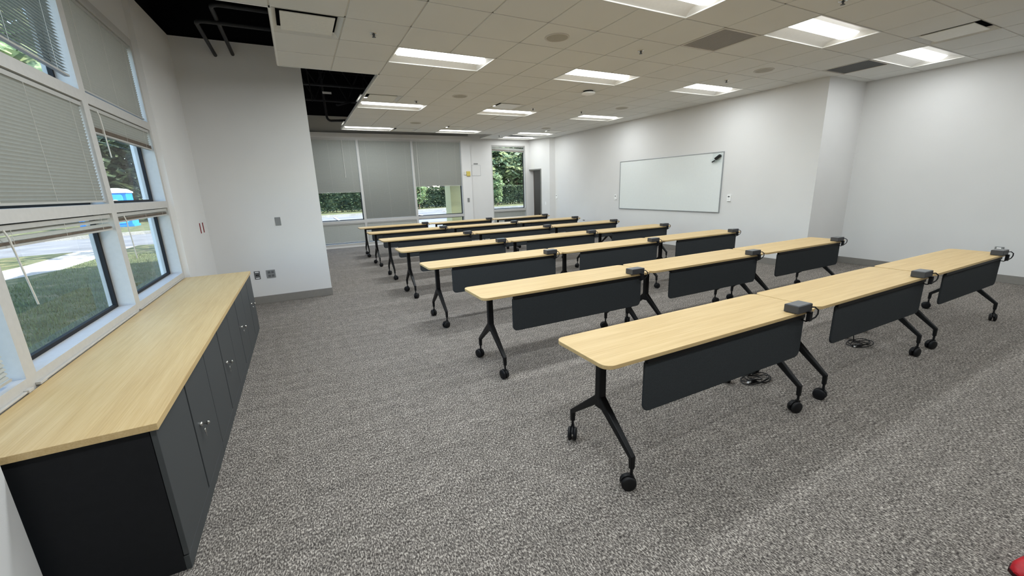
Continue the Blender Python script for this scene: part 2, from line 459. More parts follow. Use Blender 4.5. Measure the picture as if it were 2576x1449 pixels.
def troffer(x0, y0, label, x1=None, y1=None, power=1.0):
    x1 = x1 or x0+2*G; y1 = y1 or y0+G
    cx, cy = (x0+x1)/2, (y0+y1)/2
    root = empty('ceiling_light', (cx, cy, H), label, 'ceiling light', 'recessed troffer lights in the ceiling')
    a = .016
    fr = MB()
    for b in ((x0+.004, x1-.004, y0+.004, y0+a), (x0+.004, x1-.004, y1-a, y1-.004), (x0+.004, x0+a, y0+a, y1-a), (x1-a, x1-.004, y0+a, y1-a)):
        fr.box(*b, H-.003, H+.016)
    fr.build('frame', 'whitemetal', root)
    # housing: curved wings rising to the lens and wedge shaped ends
    hb = MB(); n = 6; zt = H+.052
    yi = .185 * (y1-y0)/G       # wing depth
    e0 = .085
    for sgn in (0, 1):
        prev = None
        for k in range(n+1):
            u = k/n
            yy = (y0+a + (yi-a)*u) if sgn == 0 else (y1-a - (yi-a)*u)
            zz = H+.008 + (zt-H-.008)*math.sin(u*PI/2)
            xx = a + (e0-a)*u
            cur = [(x0+xx, yy, zz), (x1-xx, yy, zz)]
            if prev: hb.add([prev[0], prev[1], cur[1], cur[0]], [(0,1,2,3)], True)
            prev = cur
        if sgn == 0: wa = prev
        else: wb = prev
    for sx in (0, 1):
        prev = None
        for k in range(n+1):
            u = k/n; zz = H+.008 + (zt-H-.008)*math.sin(u*PI/2); xx = a + (e0-a)*u; yy = a+(yi-a)*u
            X_ = x0+xx if sx == 0 else x1-xx
            cur = [(X_, y0+yy, zz), (X_, y1-yy, zz)]
            if prev: hb.add([prev[0], prev[1], cur[1], cur[0]], [(0,1,2,3)], True)
            prev = cur
    hb.build('reflector', 'whitemetal', root)
    MB().box(x0+.006, x1-.006, y0+.006, y1-.006, H+.10, H+.115).build('housing', 'whitemetal', root)
    ln = MB(); m = 8; L = []
    for k in range(m+1):
        u = k/m; yy = y0+yi-.004 + (y1-y0-2*yi+.008)*u
        zz = zt+.004 - .046*math.sin(u*PI)**.7
        L.append([(x0+e0-.012, yy, zz), (x1-e0+.012, yy, zz)])
    for k in range(m): ln.add([L[k][0], L[k][1], L[k+1][1], L[k+1][0]], [(0,1,2,3)], True)
    for sx in (0, 1): ln.add([p[sx] for p in L], [tuple(range(m+1))])
    ln.build('lens', 'lens', root)
    al = bpy.data.lights.new('lamp', 'AREA'); al.shape = 'RECTANGLE'; al.size = (x1-x0)-.22; al.size_y = (y1-y0)-2*yi
    al.energy = power*LAMP_W*(x1-x0)*(y1-y0)/(2*G*G); al.color = LAMP_COL
    lo = bpy.data.objects.new('lamp', al); COL.objects.link(lo); lo.parent = root; lo.location = (0, 0, .005)
    return root
LAMP_GAIN = {0: 1.85, 4: 1.0, 8: .66, 2: .85, 6: .76, 10: .48, -2: 1.6, (8, 10): .5}      # made-up lamp power factors that even out brightness across the room
ROWN = {0: 'third', 5: 'second', 10: 'first', -4: 'fourth', -8: 'fifth'}
for i, j in LIGHTS:
    pos = {0: 'window-side', 4: 'middle', 8: 'whiteboard-side', 2: 'second', 6: 'third', 10: 'recess-side', -2: 'counter-side'}[i]
    troffer(GX+G*i, GY+G*j, f'bright recessed ceiling light, {pos} one of the {ROWN[j]} full row from the back windows', power=LAMP_GAIN.get((i, j), LAMP_GAIN[i]))
troffer(GX+G*8, 12.18, 'short bright ceiling light over the small ceiling strip by the doorway', GX+G*10, 12.79, .3)

def supply(i, j, label):
    x0, y0 = GX+G*i, GY+G*j; x1, y1 = x0+G, y0+G
    root = empty('air_diffuser', ((x0+x1)/2, (y0+y1)/2, H), label, 'air vent', 'square plaque supply diffusers')
    fr = MB(); a = .045
    for k in range(1):
        q0 = [(x0+.006, y0+.006, H), (x1-.006, y0+.006, H), (x1-.006, y1-.006, H), (x0+.006, y1-.006, H)]
        q1 = [(x0+a, y0+a, H+.045), (x1-a, y0+a, H+.045), (x1-a, y1-a, H+.045), (x0+a, y1-a, H+.045)]
        fr.add(q0+q1, [(0,1,5,4),(1,2,6,5),(2,3,7,6),(3,0,4,7)])
    fr.build('pan', 'whitemetal', root)
    MB().box(x0+a, x1-a, y0+a, y1-a, H+.06, H+.075).build('throat', 'gap', root)
    MB().box(x0+.075, x1-.075, y0+.075, y1-.075, H+.002, H+.012).build('plaque', 'plaque', root, .004)
SL = {(-2,-1): 'square ceiling diffuser beside the opening above the credenza', (0,4): 'square ceiling diffuser just before the window-side light of the second row',
      (2,10): 'square ceiling diffuser between two lights of the row nearest the back windows', (4,4): 'square ceiling diffuser touching the middle light of the second row',
      (4,9): 'square ceiling diffuser touching the middle light nearest the back windows', (9,9): 'square ceiling diffuser touching the light nearest the doorway',
      (9,-5): 'square ceiling diffuser over the recessed wall corner'}
for c in SUPPLY: supply(*c, SL[c])
def ret(x0, x1, y0, y1, label, mat):
    root = empty('return_grille', ((x0+x1)/2, (y0+y1)/2, H), label, 'air vent', 'flat return air grilles')
    fr = MB()
    for b in ((x0+.006, x1-.006, y0+.006, y0+.03), (x0+.006, x1-.006, y1-.03, y1-.006), (x0+.006, x0+.03, y0+.03, y1-.03), (x1-.03, x1-.006, y0+.03, y1-.03)):
        fr.box(*b, H-.002, H+.012)
    fr.build('frame', 'grid', root)
    g = MB(); n = int((y1-y0-.06)/.0125)
    for k in range(n):
        y = y0+.03+.0125*k; g.box(x0+.03, x1-.03, y+.002, y+.009, H+.004, H+.010)
    g.box(x0+.03, x1-.03, y0+.03, y1-.03, H+.012, H+.016)
    g.build('louvre_face', mat, root)
def cell(i, j): return GX+G*i, GX+G*(i+1), GY+G*j, GY+G*(j+1)
ret(*cell(5,-3), 'grey square return grille over the middle of the nearest table rows', 'grille')
ret(*cell(10,-3), 'dark grey square return grille by the column corner', 'darkgrey')
ret(*cell(5,6), 'pale square return grille touching the middle light of the second row', 'plaque')
ret(GX+G*8, GX+G*9, yl(11), yl(12), 'narrow dark return grille between the two lights by the doorway', 'darkgrey')

def lathe_thing(name, x, y, prof, mat, label, cat, group):
    o_ = MB().lathe(prof, 28, (0,0,0)).build(name, mat); o_.location = (x, y, H)
    return tag(o_, label, cat, group)
def ceiling_speaker(x, y, label):
    root = empty('ceiling_speaker', (x, y, H), label, 'speaker', 'round ceiling speakers')
    MB().lathe([(.135, .002), (.135, -.006), (.118, -.008), (.116, 0)], 32, (x, y, H)).build('bezel', 'grid', root)
    MB().lathe([(.118, -.003), (.08, -.006), (.0001, -.007)], 32, (x, y, H)).build('grille', 'speaker', root)
for x, y, l in ((2.747, 4.146, 'round ceiling speaker between the third and fourth light rows, counter side'), (6.405, 7.194, 'round ceiling speaker above the whiteboard'),
                (6.405, 10.242, 'round ceiling speaker nearest the doorway'), (6.405, 4.146, 'round ceiling speaker by the column corner'),
                (2.747, 7.194, 'round ceiling speaker between the first two window-side lights'), (2.747, 10.242, 'round ceiling speaker nearest the blinds')):
    ceiling_speaker(x, y, l)
def sprinkler(x, y, label):
    root = empty('sprinkler_head', (x, y, H), label, 'sprinkler', 'ceiling sprinkler heads')
    MB().lathe([(.04, .002), (.038, -.006), (.02, -.008), (.02, .002)], 20, (x, y, H)).build('escutcheon', 'chrome', root)
    MB().lathe([(.010, 0), (.010, -.014), (.005, -.018), (.005, -.026), (.0001, -.026)], 12, (x, y, H)).bar((x-.013, y, H-.012), (x-.003, y, H-.032), .005, .005).bar((x+.013, y, H-.012), (x+.003, y, H-.032), .005, .005).build('body', 'darkgrey', root)
    MB().lathe([(.0001, -.032), (.018, -.032), (.020, -.035), (.0001, -.035)], 16, (x, y, H)).build('deflector', 'darkgrey', root)
for x, y, l in ((3.966, 4.146, 'sprinkler head between the third and fourth light rows, at the room middle'), (6.41, 4.756, 'sprinkler head just before the whiteboard-side third-row light'),
                (5.80, 7.804, 'sprinkler head just before the whiteboard-side second-row light'), (.918, 4.756, 'sprinkler head beside the plaque diffuser over the credenza'),
                (2.137, 7.804, 'sprinkler head just before the window-side second-row light'), (4.57, 7.804, 'sprinkler head at the corner of the middle second-row light'),
                (5.80, 12.0, 'sprinkler head on the ceiling strip by the doorway'), (4.70, 2.36, 'sprinkler head at the very top of the view beside a fourth-row light')):
    sprinkler(x, y, l)
root = empty('access_point', (4.70, 6.13, H), 'round white wireless puck hanging under the ceiling', 'access point')
MB().lathe([(.0001, 0), (.085, 0), (.085, -.022), (.0001, -.022)], 28, (4.70, 6.13, H)).build('mount', 'plastic', root)
MB().lathe([(.0001, -.022), (.10, -.022), (.118, -.030), (.118, -.042), (.10, -.052), (.0001, -.055)], 32, (4.70, 6.13, H)).build('cover', 'white', root)

# ------------------------------------------------------------------ open plenum: pipes, joists
def pipe(name, pts, r, label, cat='pipe', group=None, mat='pipe'):
    return tag(MB().tube(pts, r, 10).build(name, mat), label, cat, group)
def arc(c, r, a0, a1, u, v, n=6):
    c, u, v = Vector(c), Vector(u), Vector(v)
    return [c + u*r*math.cos(a0+(a1-a0)*k/n) + v*r*math.sin(a0+(a1-a0)*k/n) for k in range(n+1)]
def bent(x, z, yb, xe):
    r = .09
    return [(x, 6.98, z)] + [(x, yb+r+.01, z)] + [tuple(p) for p in arc((x+r, yb+r, z), r, PI, 1.5*PI, (1,0,0), (0,1,0))] + [(xe, yb, z)]
pipe('conduit', bent(-.70, 3.37, 5.72, 1.0), .021, 'dark conduit bending out of the pier, lower of the pair', group='conduits from the pier', mat='pipe')
pipe('conduit', bent(-.505, 3.40, 5.30, 1.0), .021, 'dark conduit bending out of the pier, farther along the opening', group='conduits from the pier', mat='pipe')
def joist(y, z, label):
    root = empty('bar_joist', (3.8, y, z), label, 'joist', 'black steel bar joists')
    MB().box(-1.27, 9.0, y-.05, y-.008, z, z+.03).box(-1.27, 9.0, y+.008, y+.05, z, z+.03).build('bottom_chord', 'pipe', root)
    MB().box(-1.27, 9.0, y-.05, y+.05, TOP-.08, TOP-.045).build('top_chord', 'pipe', root)
    w = MB(); n = 26
    for k in range(n):
        xa, xb = -1.2+10*k/n, -1.2+10*(k+1)/n
        za, zb = (z+.03, TOP-.08) if k % 2 else (TOP-.08, z+.03)
        w.tube([(xa, y, za), (xb, y, zb)], .011, 6)
    w.build('web', 'pipe', root)
joist(11.0, 3.98, 'black bar joist over the far opening, nearer of two'); joist(12.1, 3.86, 'black bar joist over the far opening, nearest the back wall')
pipe('rod', [(.56, 10.3, 3.5), (.50, 10.3, TOP-.05)], .010, 'thin black rod hanging in the far opening')
pipe('pipe', [(.86, 11.5, TOP-.05), (.90, 11.5, 3.40)] + [tuple(p) for p in arc((.99, 11.5, 3.40), .09, PI, 1.5*PI, (1,0,0), (0,0,1))] + [(2.2, 11.5, 3.37)], .028, 'black pipe dropping into view before the back wall and turning along it')
pipe('pipe', [(1.13, 11.3, 3.66), (1.16, 11.3, 3.64), (1.62, 11.3, 3.77), (2.3, 11.3, 3.79)], .024, 'black pipe slanting up in the far opening')
pipe('cable', [(1.92, 11.5, 4.42), (1.84, 11.5, 4.3), (1.83, 11.5, 4.18), (1.87, 11.5, 4.0), (1.9, 11.5, 3.6)], .010, 'dark cable hanging by the ceiling edge in the far opening', 'cable')
tag(MB().box(.83, 1.02, 10.92, 10.93, 3.80, 3.845).build('tag_plate', 'white'), 'small white plate on the black joist in the far opening', 'plate')

# ------------------------------------------------------------------ windows
def pane_frame(root, axis, p, into, a0, a1, z0, z1, gasket='black', gd=.11):
    """gasket ring and glass of one opening; p = room-side face, into = direction outward (+1/-1)"""
    g = p+into*gd
    def bx(mb, d0, d1, u0, u1, w0, w1):
        if axis == 'x': mb.box(d0, d1, u0, u1, w0, w1)
        else: mb.box(u0, u1, d0, d1, w0, w1)
    w = .022
    mb = MB()
    for u0, u1, w0, w1 in ((a0, a1, z0, z0+w), (a0, a1, z1-w, z1), (a0, a0+w, z0+w, z1-w), (a1-w, a1, z0+w, z1-w)):
        bx(mb, g-into*.006, g+into*.02, u0, u1, w0, w1)
    mb.build('gasket', 'gasket', root)
    mb = MB(); bx(mb, g+into*.006, g+into*.012, a0+w, a1-w, z0+w, z1-w)
    mb.build('glass', 'glass', root)

def window(n, axis, p, into, a0, a1, trans, label, fa0, fa1, zlo, zhi, depth=.16):
    """a0..a1 clear width, fa0..fa1 frame width, trans = list of clear height ranges"""
    loc = (p, (a0+a1)/2, 0) if axis == 'x' else ((a0+a1)/2, p, 0)
    root = empty(f'window_{n}', loc, label, None, None, 'structure')
    mb = MB()
    def bx(u0, u1, w0, w1, dd=depth):
        if axis == 'x': mb.box(p, p+into*dd, u0, u1, w0, w1)
        else: mb.box(u0, u1, p, p+into*dd, w0, w1)
    bx(fa0, a0, zlo, zhi); bx(a1, fa1, zlo, zhi)
    z = zlo
    for z0, z1 in trans:
        bx(a0, a1, z, z0); z = z1
    bx(a0, a1, z, zhi)
    mb.build('frame', 'frame', root)
    for z0, z1 in trans: pane_frame(root, axis, p, into, a0, a1, z0, z1)
    return root
TL = [(.12, .70), (.777, 1.485), (1.553, 2.262), (2.335, 3.03)]
LB = [(1.10, 2.61), (2.695, 4.105), (4.198, 5.60)]
LF = [(1.06, 2.652), (2.652, 4.152), (4.152, 5.66)]
for n, (b, fb, l) in enumerate(zip(LB, LF, ('bay beside the white wall stub', 'middle bay of the tall window wall', 'far bay of the tall window wall'))):
    window(n+1, 'x', XL, -1, b[0], b[1], TL, 'tall white framed window, '+l, fb[0], fb[1], .05, 3.105)
TB = [(.12, .70), (.785, 3.045)]
for n, (a0, a1, f0, f1) in enumerate(((.18, 1.675, .13, 1.71), (1.742, 3.24, 1.71, 3.272), (3.306, 4.83, 3.272, 4.86))):
    window(4+n, 'y', YB, 1, a0, a1, TB, 'tall back window, '+('one beside the pier', 'middle one of three', 'one beside the yellow alarm')[n], f0, f1, .05, 3.08)
window(7, 'y', 13.02, 1, 6.0, 7.25, [(.12, .77), (.85, 2.95)], 'single tall back window by the doorway', 5.97, 7.28, .05, 2.98)

def blind(axis, p, a0, a1, zt, zb, tilt, label, into, wand=None, sag=0.0, stack=0, rail=True, pitch=.0205, w=.025, skew=0.0):
    """Venetian blind: head rail at zt, bottom at zb; into = outward sign"""
    loc = (p, (a0+a1)/2, zb) if axis == 'x' else ((a0+a1)/2, p, zb)
    root = empty('venetian_blind', loc, label, 'blind', 'venetian blinds')
    def P(u, d, z): return (p+into*d, u, z) if axis == 'x' else (u, p+into*d, z)
    def bx(mb, u0, u1, d0, d1, z0, z1):
        a, b = P(u0, d0, z0), P(u1, d1, z1); mb.box(a[0], b[0], a[1], b[1], z0, z1)
    hd = MB(); bx(hd, a0, a1, -.013, .013, zt-.026, zt); hd.build('head_rail', 'bottomrail', root)
    sl_ = MB(); z = zt-.036; s_, c_ = math.sin(tilt), math.cos(tilt)
    zend = zb + .012 + stack*.0035
    def slat(z, tl=tilt):
        ss, cc = math.sin(tl), math.cos(tl); row = []
        for q, bow in ((-.5, 0), (-.17, .0016), (.17, .0016), (.5, 0)):
            row.append((q*w*cc - bow*ss, q*w*ss + bow*cc))
        def zz(u): return skew*(u-a0)/(a1-a0)
        vs_ = [P(a0+.006, d, z+h+zz(a0)) for d, h in row] + [P(a1-.006, d, z+h+zz(a1)) for d, h in row]
        sl_.add(vs_, [(0,1,5,4),(1,2,6,5),(2,3,7,6)], True)
    while z > zend: slat(z); z -= pitch
    sl_.build('slats', 'blind', root)
    if stack:
        st = MB()
        for k in range(stack): 
            zz = zb+.014+.0035*k
            q0, q1 = P(a0+.006, -.0125, zz), P(a1-.006, .0125, zz+.0022)
            st.hexa([P(a0+.006,-.0125,zz), P(a1-.006,-.0125,zz+skew), P(a1-.006,.0125,zz+skew), P(a0+.006,.0125,zz)],
                    [P(a0+.006,-.0125,zz+.0022), P(a1-.006,-.0125,zz+.0022+skew), P(a1-.006,.0125,zz+.0022+skew), P(a0+.006,.0125,zz+.0022)])
        st.build('stacked_slats', 'slatstack', root)
    br = MB()
    br.hexa([P(a0+.004,-.013,zb), P(a1-.004,-.013,zb+skew), P(a1-.004,.013,zb+skew), P(a0+.004,.013,zb)],
            [P(a0+.004,-.013,zb+.012), P(a1-.004,-.013,zb+.012+skew), P(a1-.004,.013,zb+.012+skew), P(a0+.004,.013,zb+.012)])
    br.build('bottom_rail', 'bottomrail', root)
    L = a1-a0
    for fr_ in ((.12, .5, .88) if L > .8 else (.2, .8)):
        u = a0+L*fr_; 
        for d in (-.0135,): MB().tube([P(u, d, zt-.02), P(u, d, zb+.01+skew*fr_)], .0011, 4, False).build('ladder_cord', 'cord', root)
    if wand:
        u, zl, du = wand
        MB().tube([P(u, -.022, zt-.02), P(u+du*.1, -.03, zt-.06), P(u+du, -.034, zl)], .0045, 6).build('tilt_wand', 'cord', root)
    return root
BX = XL-.024
blind('x', BX-.02, 1.16, 2.595, .69, .69-.45, R(68), 'closed low blind beside the white wall stub, behind the counter', -1) if False else None
blind('x', BX, 1.15, 2.545, 1.475, .80, R(52), 'blind let down fully in the bay beside the white wall stub', -1)
blind('x', BX, 2.72, 4.05, 3.02, 2.44, R(9), 'upper open blind of the middle window bay, trees showing between its slats', -1, skew=-.04)
blind('x', BX, 2.698, 4.102, 2.253, 1.568, R(-64), 'closed blind in the middle tier of the middle window bay', -1)
blind('x', BX, 2.71, 4.09, 1.478, 1.372, R(58), 'drawn-up blind sagging over the middle bay of the counter windows', -1, wand=(2.80, 1.08, .06), stack=4, skew=-.008, pitch=.03)
blind('x', BX, 4.202, 5.565, 3.022, 2.352, R(-70), 'closed blind in the top tier of the far window bay', -1)
blind('x', BX, 4.21, 5.585, 2.255, 2.062, R(-62), 'half drawn-up blind in the middle tier of the far window bay', -1, wand=(4.33, 1.90, .02), stack=9)
blind('x', BX, 4.21, 5.585, 1.478, 1.408, R(60), 'drawn-up blind at the top of the far counter window', -1, wand=(4.33, 1.11, .02), stack=6)
BY = YB+.022
blind('y', BY, .181, 1.674, 3.045, 1.585, R(-66), 'half lowered blind in the back window beside the pier', 1, wand=(1.30, 2.0, 0))
blind('y', BY, 1.743, 3.239, 3.045, .79, R(-64), 'fully lowered blind in the middle back window', 1)
blind('y', BY, 3.308, 4.828, 3.045, 1.685, R(-66), 'half lowered blind in the back window beside the yellow alarm', 1, wand=(3.42, 1.3, 0))
blind('y', BY, .181, 1.674, .695, .14, R(64), 'low blind under the back window beside the pier', 1)
blind('y', BY, 1.743, 3.239, .695, .14, R(64), 'low blind under the middle back window', 1)
blind('y', 13.055, 6.01, 7.24, 2.945, 2.80, R(58), 'drawn-up blind at the top of the single back window', 1, skew=-.05, stack=8)
blind('y', 13.055, 6.01, 7.24, .765, .13, R(64), 'low blind under the single back window by the doorway', 1)

# raceway along the counter top at the window wall
mb = MB().box(-1.25, -1.236, 2.72, 4.07, .722, .732).box(-1.25, -1.230, 2.66, 2.72, .722, .736).box(-1.25, -1.236, 1.95, 2.56, .722, .732).box(-1.25, -1.230, 2.56, 2.60, .722, .736).box(-1.25, -1.236, 4.14, 5.6, .722, .730)
struct('trim_raceway', mb, 'frame', bevel=.002)

# ------------------------------------------------------------------ doorway
root = empty('door_1', tuple(A0), 'grey steel doorway in the angled wall beside the single back window', None, None, 'structure')
mb = MB()
abox(mb, DU0, DU0+.04, -.012, .125, 0, DZ); abox(mb, DU1-.04, DU1, -.012, .125, 0, DZ); abox(mb, DU0+.04, DU1-.04, -.012, .125, DZ-.04, DZ)
mb.build('frame', 'doorframe', root, .003)
mb = MB(); a = (7.59, 13.05, 0)
d0 = Vector(a); dd = Vector((.52, .86, 0)).normalized(); dn = Vector((-dd.y, dd.x, 0))
q = [d0, d0+dd*.62, d0+dd*.62-dn*.04, d0-dn*.04]
mb.hexa([(p.x, p.y, .01) for p in q], [(p.x, p.y, DZ-.06) for p in q])
mb.build('door_leaf', 'doorwood', root, .002)

root = empty('added_fill_lamp', (8.7, 13.4, 2.6), 'added round fill lamp brightening the room beyond the doorway', 'ceiling light')  # added fill lamp, no fixture known here; lifts the dark doorway opening
MB().lathe([(.16, 0), (.16, -.02), (.14, -.03)], 24, (8.7, 13.4, 2.6)).build('rim', 'whitemetal', root)
MB().lathe([(.14, -.024), (.08, -.05), (.0001, -.058)], 24, (8.7, 13.4, 2.6)).build('lens', 'lens', root)
al = bpy.data.lights.new('lamp', 'AREA'); al.shape = 'DISK'; al.size = .26; al.energy = 5.0; al.color = LAMP_COL
lo = bpy.data.objects.new('lamp', al); COL.objects.link(lo); lo.parent = root; lo.location = (0, 0, -.065)
root = empty('bench', (8.9, 14.2, 0), 'low dark bench in the room beyond the doorway', 'bench')
MB().box(8.62, 9.7, 14.0, 14.4, .44, .50).build('seat', 'graphite', root, .006)
for x in (8.68, 9.62): MB().box(x-.02, x+.02, 14.05, 14.35, 0, .44).build('leg', 'alu', root, .004)
# ------------------------------------------------------------------ wall fittings
def plate(name, axis, p, out, a0, a1, z0, z1, label, cat, mat='greyplate', th=.006):
    loc = (p, (a0+a1)/2, z0) if axis == 'x' else ((a0+a1)/2, p, z0)
    root = empty(name, loc, label, cat)
    mb = MB()
    if axis == 'x': mb.box(p, p+out*th, a0, a1, z0, z1)
    else: mb.box(a0, a1, p, p+out*th, z0, z1)
    mb.build('cover_plate', mat, root, .0015)
    return root
def sub(root, name, axis, p, out, d0, d1, a0, a1, z0, z1, mat, bev=.001):
    mb = MB()
    if axis == 'x': mb.box(p+out*d0, p+out*d1, a0, a1, z0, z1)
    else: mb.box(a0, a1, p+out*d0, p+out*d1, z0, z1)
    return mb.build(name, mat, root, bev)
PY = 6.95
plate('blank_plate', 'y', PY, -1, -.345, -.272, 1.142, 1.262, 'grey blank plate high on the pier face', 'wall plate')
r_ = plate('data_outlet', 'y', PY, -1, -.725, -.652, .378, .498, 'grey data outlet on the pier, nearer the counter', 'outlet', 'darkgrey')
sub(r_, 'label_strip', 'y', PY, -1, .006, .008, -.712, -.665, .476, .488, 'white'); sub(r_, 'label_strip', 'y', PY, -1, .006, .008, -.712, -.665, .388, .400, 'white')
sub(r_, 'jack', 'y', PY, -1, .006, .010, -.705, -.692, .432, .446, 'gap'); sub(r_, 'jack', 'y', PY, -1, .006, .010, -.685, -.672, .432, .446, 'gap')
r_ = plate('power_outlet', 'y', PY, -1, -.572, -.455, .378, .498, 'grey double power outlet on the pier, next to the data outlet', 'outlet')
for x in (-.55, -.505):
    for z in (.395, .447): sub(r_, 'socket', 'y', PY, -1, .006, .009, x, x+.032, z, z+.034, 'darkgrey', .003)
for y, l in ((6.575, 'red vertical tape strip on the window wall, nearer the windows'), (6.725, 'red vertical tape strip on the window wall, nearer the pier')):
    x = -1.205 + (y-5.98)/(6.95-5.98)*.04
    o = MB().box(x-.004, x+.004, y-.017, y+.017, 1.125, 1.255).build('tape_strip', 'red'); tag(o, l, 'tape')
# right wall: whiteboard
root = empty('whiteboard', (XR, 7.25, .92), 'large frameless-looking whiteboard with thin aluminium edge on the long wall', 'whiteboard')
root['label'] = 'wide whiteboard with thin aluminium frame on the long white wall'
MB().box(XR-.014, XR-.001, 5.735, 8.775, .935, 2.145).build('surface', 'board', root)
mb = MB()
for b in ((5.72, 8.79, .92, .937), (5.72, 8.79, 2.143, 2.157), (5.72, 5.737, .937, 2.143), (8.773, 8.79, .937, 2.143)): mb.box(XR-.022, XR, *b)
mb.build('frame', 'alu', root, .002)
root = empty('marker_caddy', (XR-.015, 5.87, 1.95), 'clear acrylic caddy holding an eraser on the whiteboard corner', 'caddy')
mb = MB().box(XR-.019, XR-.015, 5.76, 5.98, 1.95, 2.16).box(XR-.075, XR-.019, 5.76, 5.98, 1.95, 1.954).box(XR-.079, XR-.075, 5.76, 5.98, 1.95, 2.02)
mb.build('tray', 'clear', root)
o = MB().bar((XR-.05, 5.775, 2.085), (XR-.05, 5.885, 2.015), .060, .045).build('board_eraser', 'plastic', None, .006); tag(o, 'black felt eraser tilted in the clear caddy on the whiteboard', 'eraser')
o = MB().tube([(XR-.045, 5.90, 1.99), (XR-.045, 5.965, 1.962)], .011, 10).build('marker', 'plastic'); tag(o, 'dark marker pen lying in the clear caddy on the whiteboard', 'marker')
def thermostat(y0, y1, z0, z1, label, xx=XR):
    r_ = plate('thermostat', 'x', xx, -1, y0, y1, z0, z1, label, 'thermostat', 'white', .022)
    sub(r_, 'display', 'x', xx, -1, .022, .024, y0+.02, y1-.02, z1-.05, z1-.022, 'darkgrey')
    sub(r_, 'button_row', 'x', xx, -1, .022, .025, y0+.022, y1-.022, z1-.085, z1-.072, 'whitemetal')
thermostat(8.905, 8.985, 1.165, 1.292, 'white thermostat on the doorway side of the whiteboard')
thermostat(5.485, 5.565, 1.165, 1.292, 'white thermostat on the column side of the whiteboard')
thermostat(11.86, 11.94, 1.165, 1.30, 'white thermostat at the far end of the long wall by the doorway')
r_ = plate('power_outlet', 'x', XR, -1, 10.34, 10.43, .50, .53, 'small low outlet on the long wall behind the far rows', 'outlet')
r_ = plate('power_outlet', 'x', XR2, -1, 1.94, 2.025, .44, .515, 'pale outlet low on the recessed wall behind the last table', 'outlet', 'greyplate', .03)
for z in (.452, .486): sub(r_, 'socket', 'x', XR2, -1, .03, .032, 1.96, 2.005, z, z+.022, 'white')
# door wall switch
mb = MB(); u = (Vector((7.640, 12.277, 0))-A0).dot(AD); abox(mb, u-.02, u+.02, -.006, 0, .96, 1.06)
o = mb.build('light_switch', 'white', None, .001); tag(o, 'small white light switch on the angled wall past the doorway', 'switch')
# back wall fittings
root = empty('fire_alarm', (5.0, YB, 2.0), 'yellowed fire alarm strobe at the edge beside the back blinds', 'alarm')
MB().box(4.99, 5.12, YB-.045, YB, 1.985, 2.135).build('horn_body', 'yellow', root, .008)
MB().box(4.905, 4.99, YB-.03, YB, 2.02, 2.12).build('strobe_lens', 'cord', root, .01)
plate('light_switch', 'y', YB, -1, 4.985, 5.06, 1.148, 1.285, 'grey switch plate below the yellow alarm', 'switch', 'greyplate')
BB = 13.02
root = empty('utility_hatch', (5.39, BB, 2.0), 'square flush access panel on the back wall by the single window', 'panel')
MB().box(5.245, 5.545, BB-.003, BB, 2.0, 2.33).build('hatch_face', 'wall', root)
mb = MB()
for b in ((5.238, 5.552, 1.993, 2.0), (5.238, 5.552, 2.33, 2.337), (5.238, 5.245, 2.0, 2.33), (5.545, 5.552, 2.0, 2.33)): mb.box(b[0], b[1], BB-.004, BB, b[2], b[3])
mb.build('reveal', 'alu', root)
o = MB().box(5.315, 5.465, BB-.003, BB, 2.355, 2.395).build('notice_label', 'greyplate'); tag(o, 'small grey label strip above the flush access panel', 'label')

# ------------------------------------------------------------------ credenza run under the windows
CZ = .718; CX = -.632
mk = [('near', 1.94), ('second', 2.86), ('third', 3.78), ('far', 4.70)]
CABL = ['graphite two-door cabinet at the open end beside the white wall stub', 'graphite two-door cabinet second from the white wall stub',
        'graphite two-door cabinet third from the white wall stub', 'graphite two-door cabinet at the end toward the pier']
for n, (nm, y0) in enumerate(mk):
    y1 = y0+.92
    root = empty('storage_cabinet', (-.93, y0+.46, 0), CABL[n], 'cabinet', 'storage cabinets under the oak counter')
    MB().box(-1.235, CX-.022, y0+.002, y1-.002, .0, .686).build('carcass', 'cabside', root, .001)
    MB().box(CX-.022, CX-.002, y0+.002, y1-.002, 0, .068).build('plinth', 'cab', root, .001)
    for k in range(2):
        a = y0+.003+k*.462; b = a+.45
        if k == 0: b -= .0
        else: a += .006
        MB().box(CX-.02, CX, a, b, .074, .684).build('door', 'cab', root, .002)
    dr = [c for c in root.children if c.name.startswith('door')][-1]
    yy = y0+.46+.10; zz = .40
    MB().lathe([(.0001, .012), (.010, .012), (.012, .008), (.012, 0)], 16, (CX, yy, zz), 'x').build('lock', 'chrome', dr)
    kk = MB().box(CX+.012, CX+.028, yy-.0012, yy+.0012, zz-.004, zz+.004).lathe([(.0001, -.001), (.011, -.001), (.011, .001), (.0001, .001)], 14, (CX+.034, yy, zz), 'y')
    kk.tube([(CX+.034, yy, zz-.010), (CX+.030, yy+.004, zz-.022), (CX+.022, yy+.004, zz-.030)], .0014, 6)
    kk.lathe([(.0001, -.001), (.012, -.001), (.012, .001), (.0001, .001)], 14, (CX+.016, yy+.006, zz-.042), 'x')
    kk.box(CX+.015, CX+.017, yy+.003, yy+.009, zz-.078, zz-.052)
    kk.build('key', 'chrome', dr)
for y0, y1, l in ((1.925, 3.756, 'long oak counter top slab at the end by the white wall stub'), (3.758, 5.60, 'long oak counter top slab at the end toward the pier')):
    o = MB().box(-1.235, -.618, y0, y1, .689, CZ).build('counter_top', 'oaky', None, .0015); tag(o, l, 'counter top', 'oak counter tops over the cabinets')

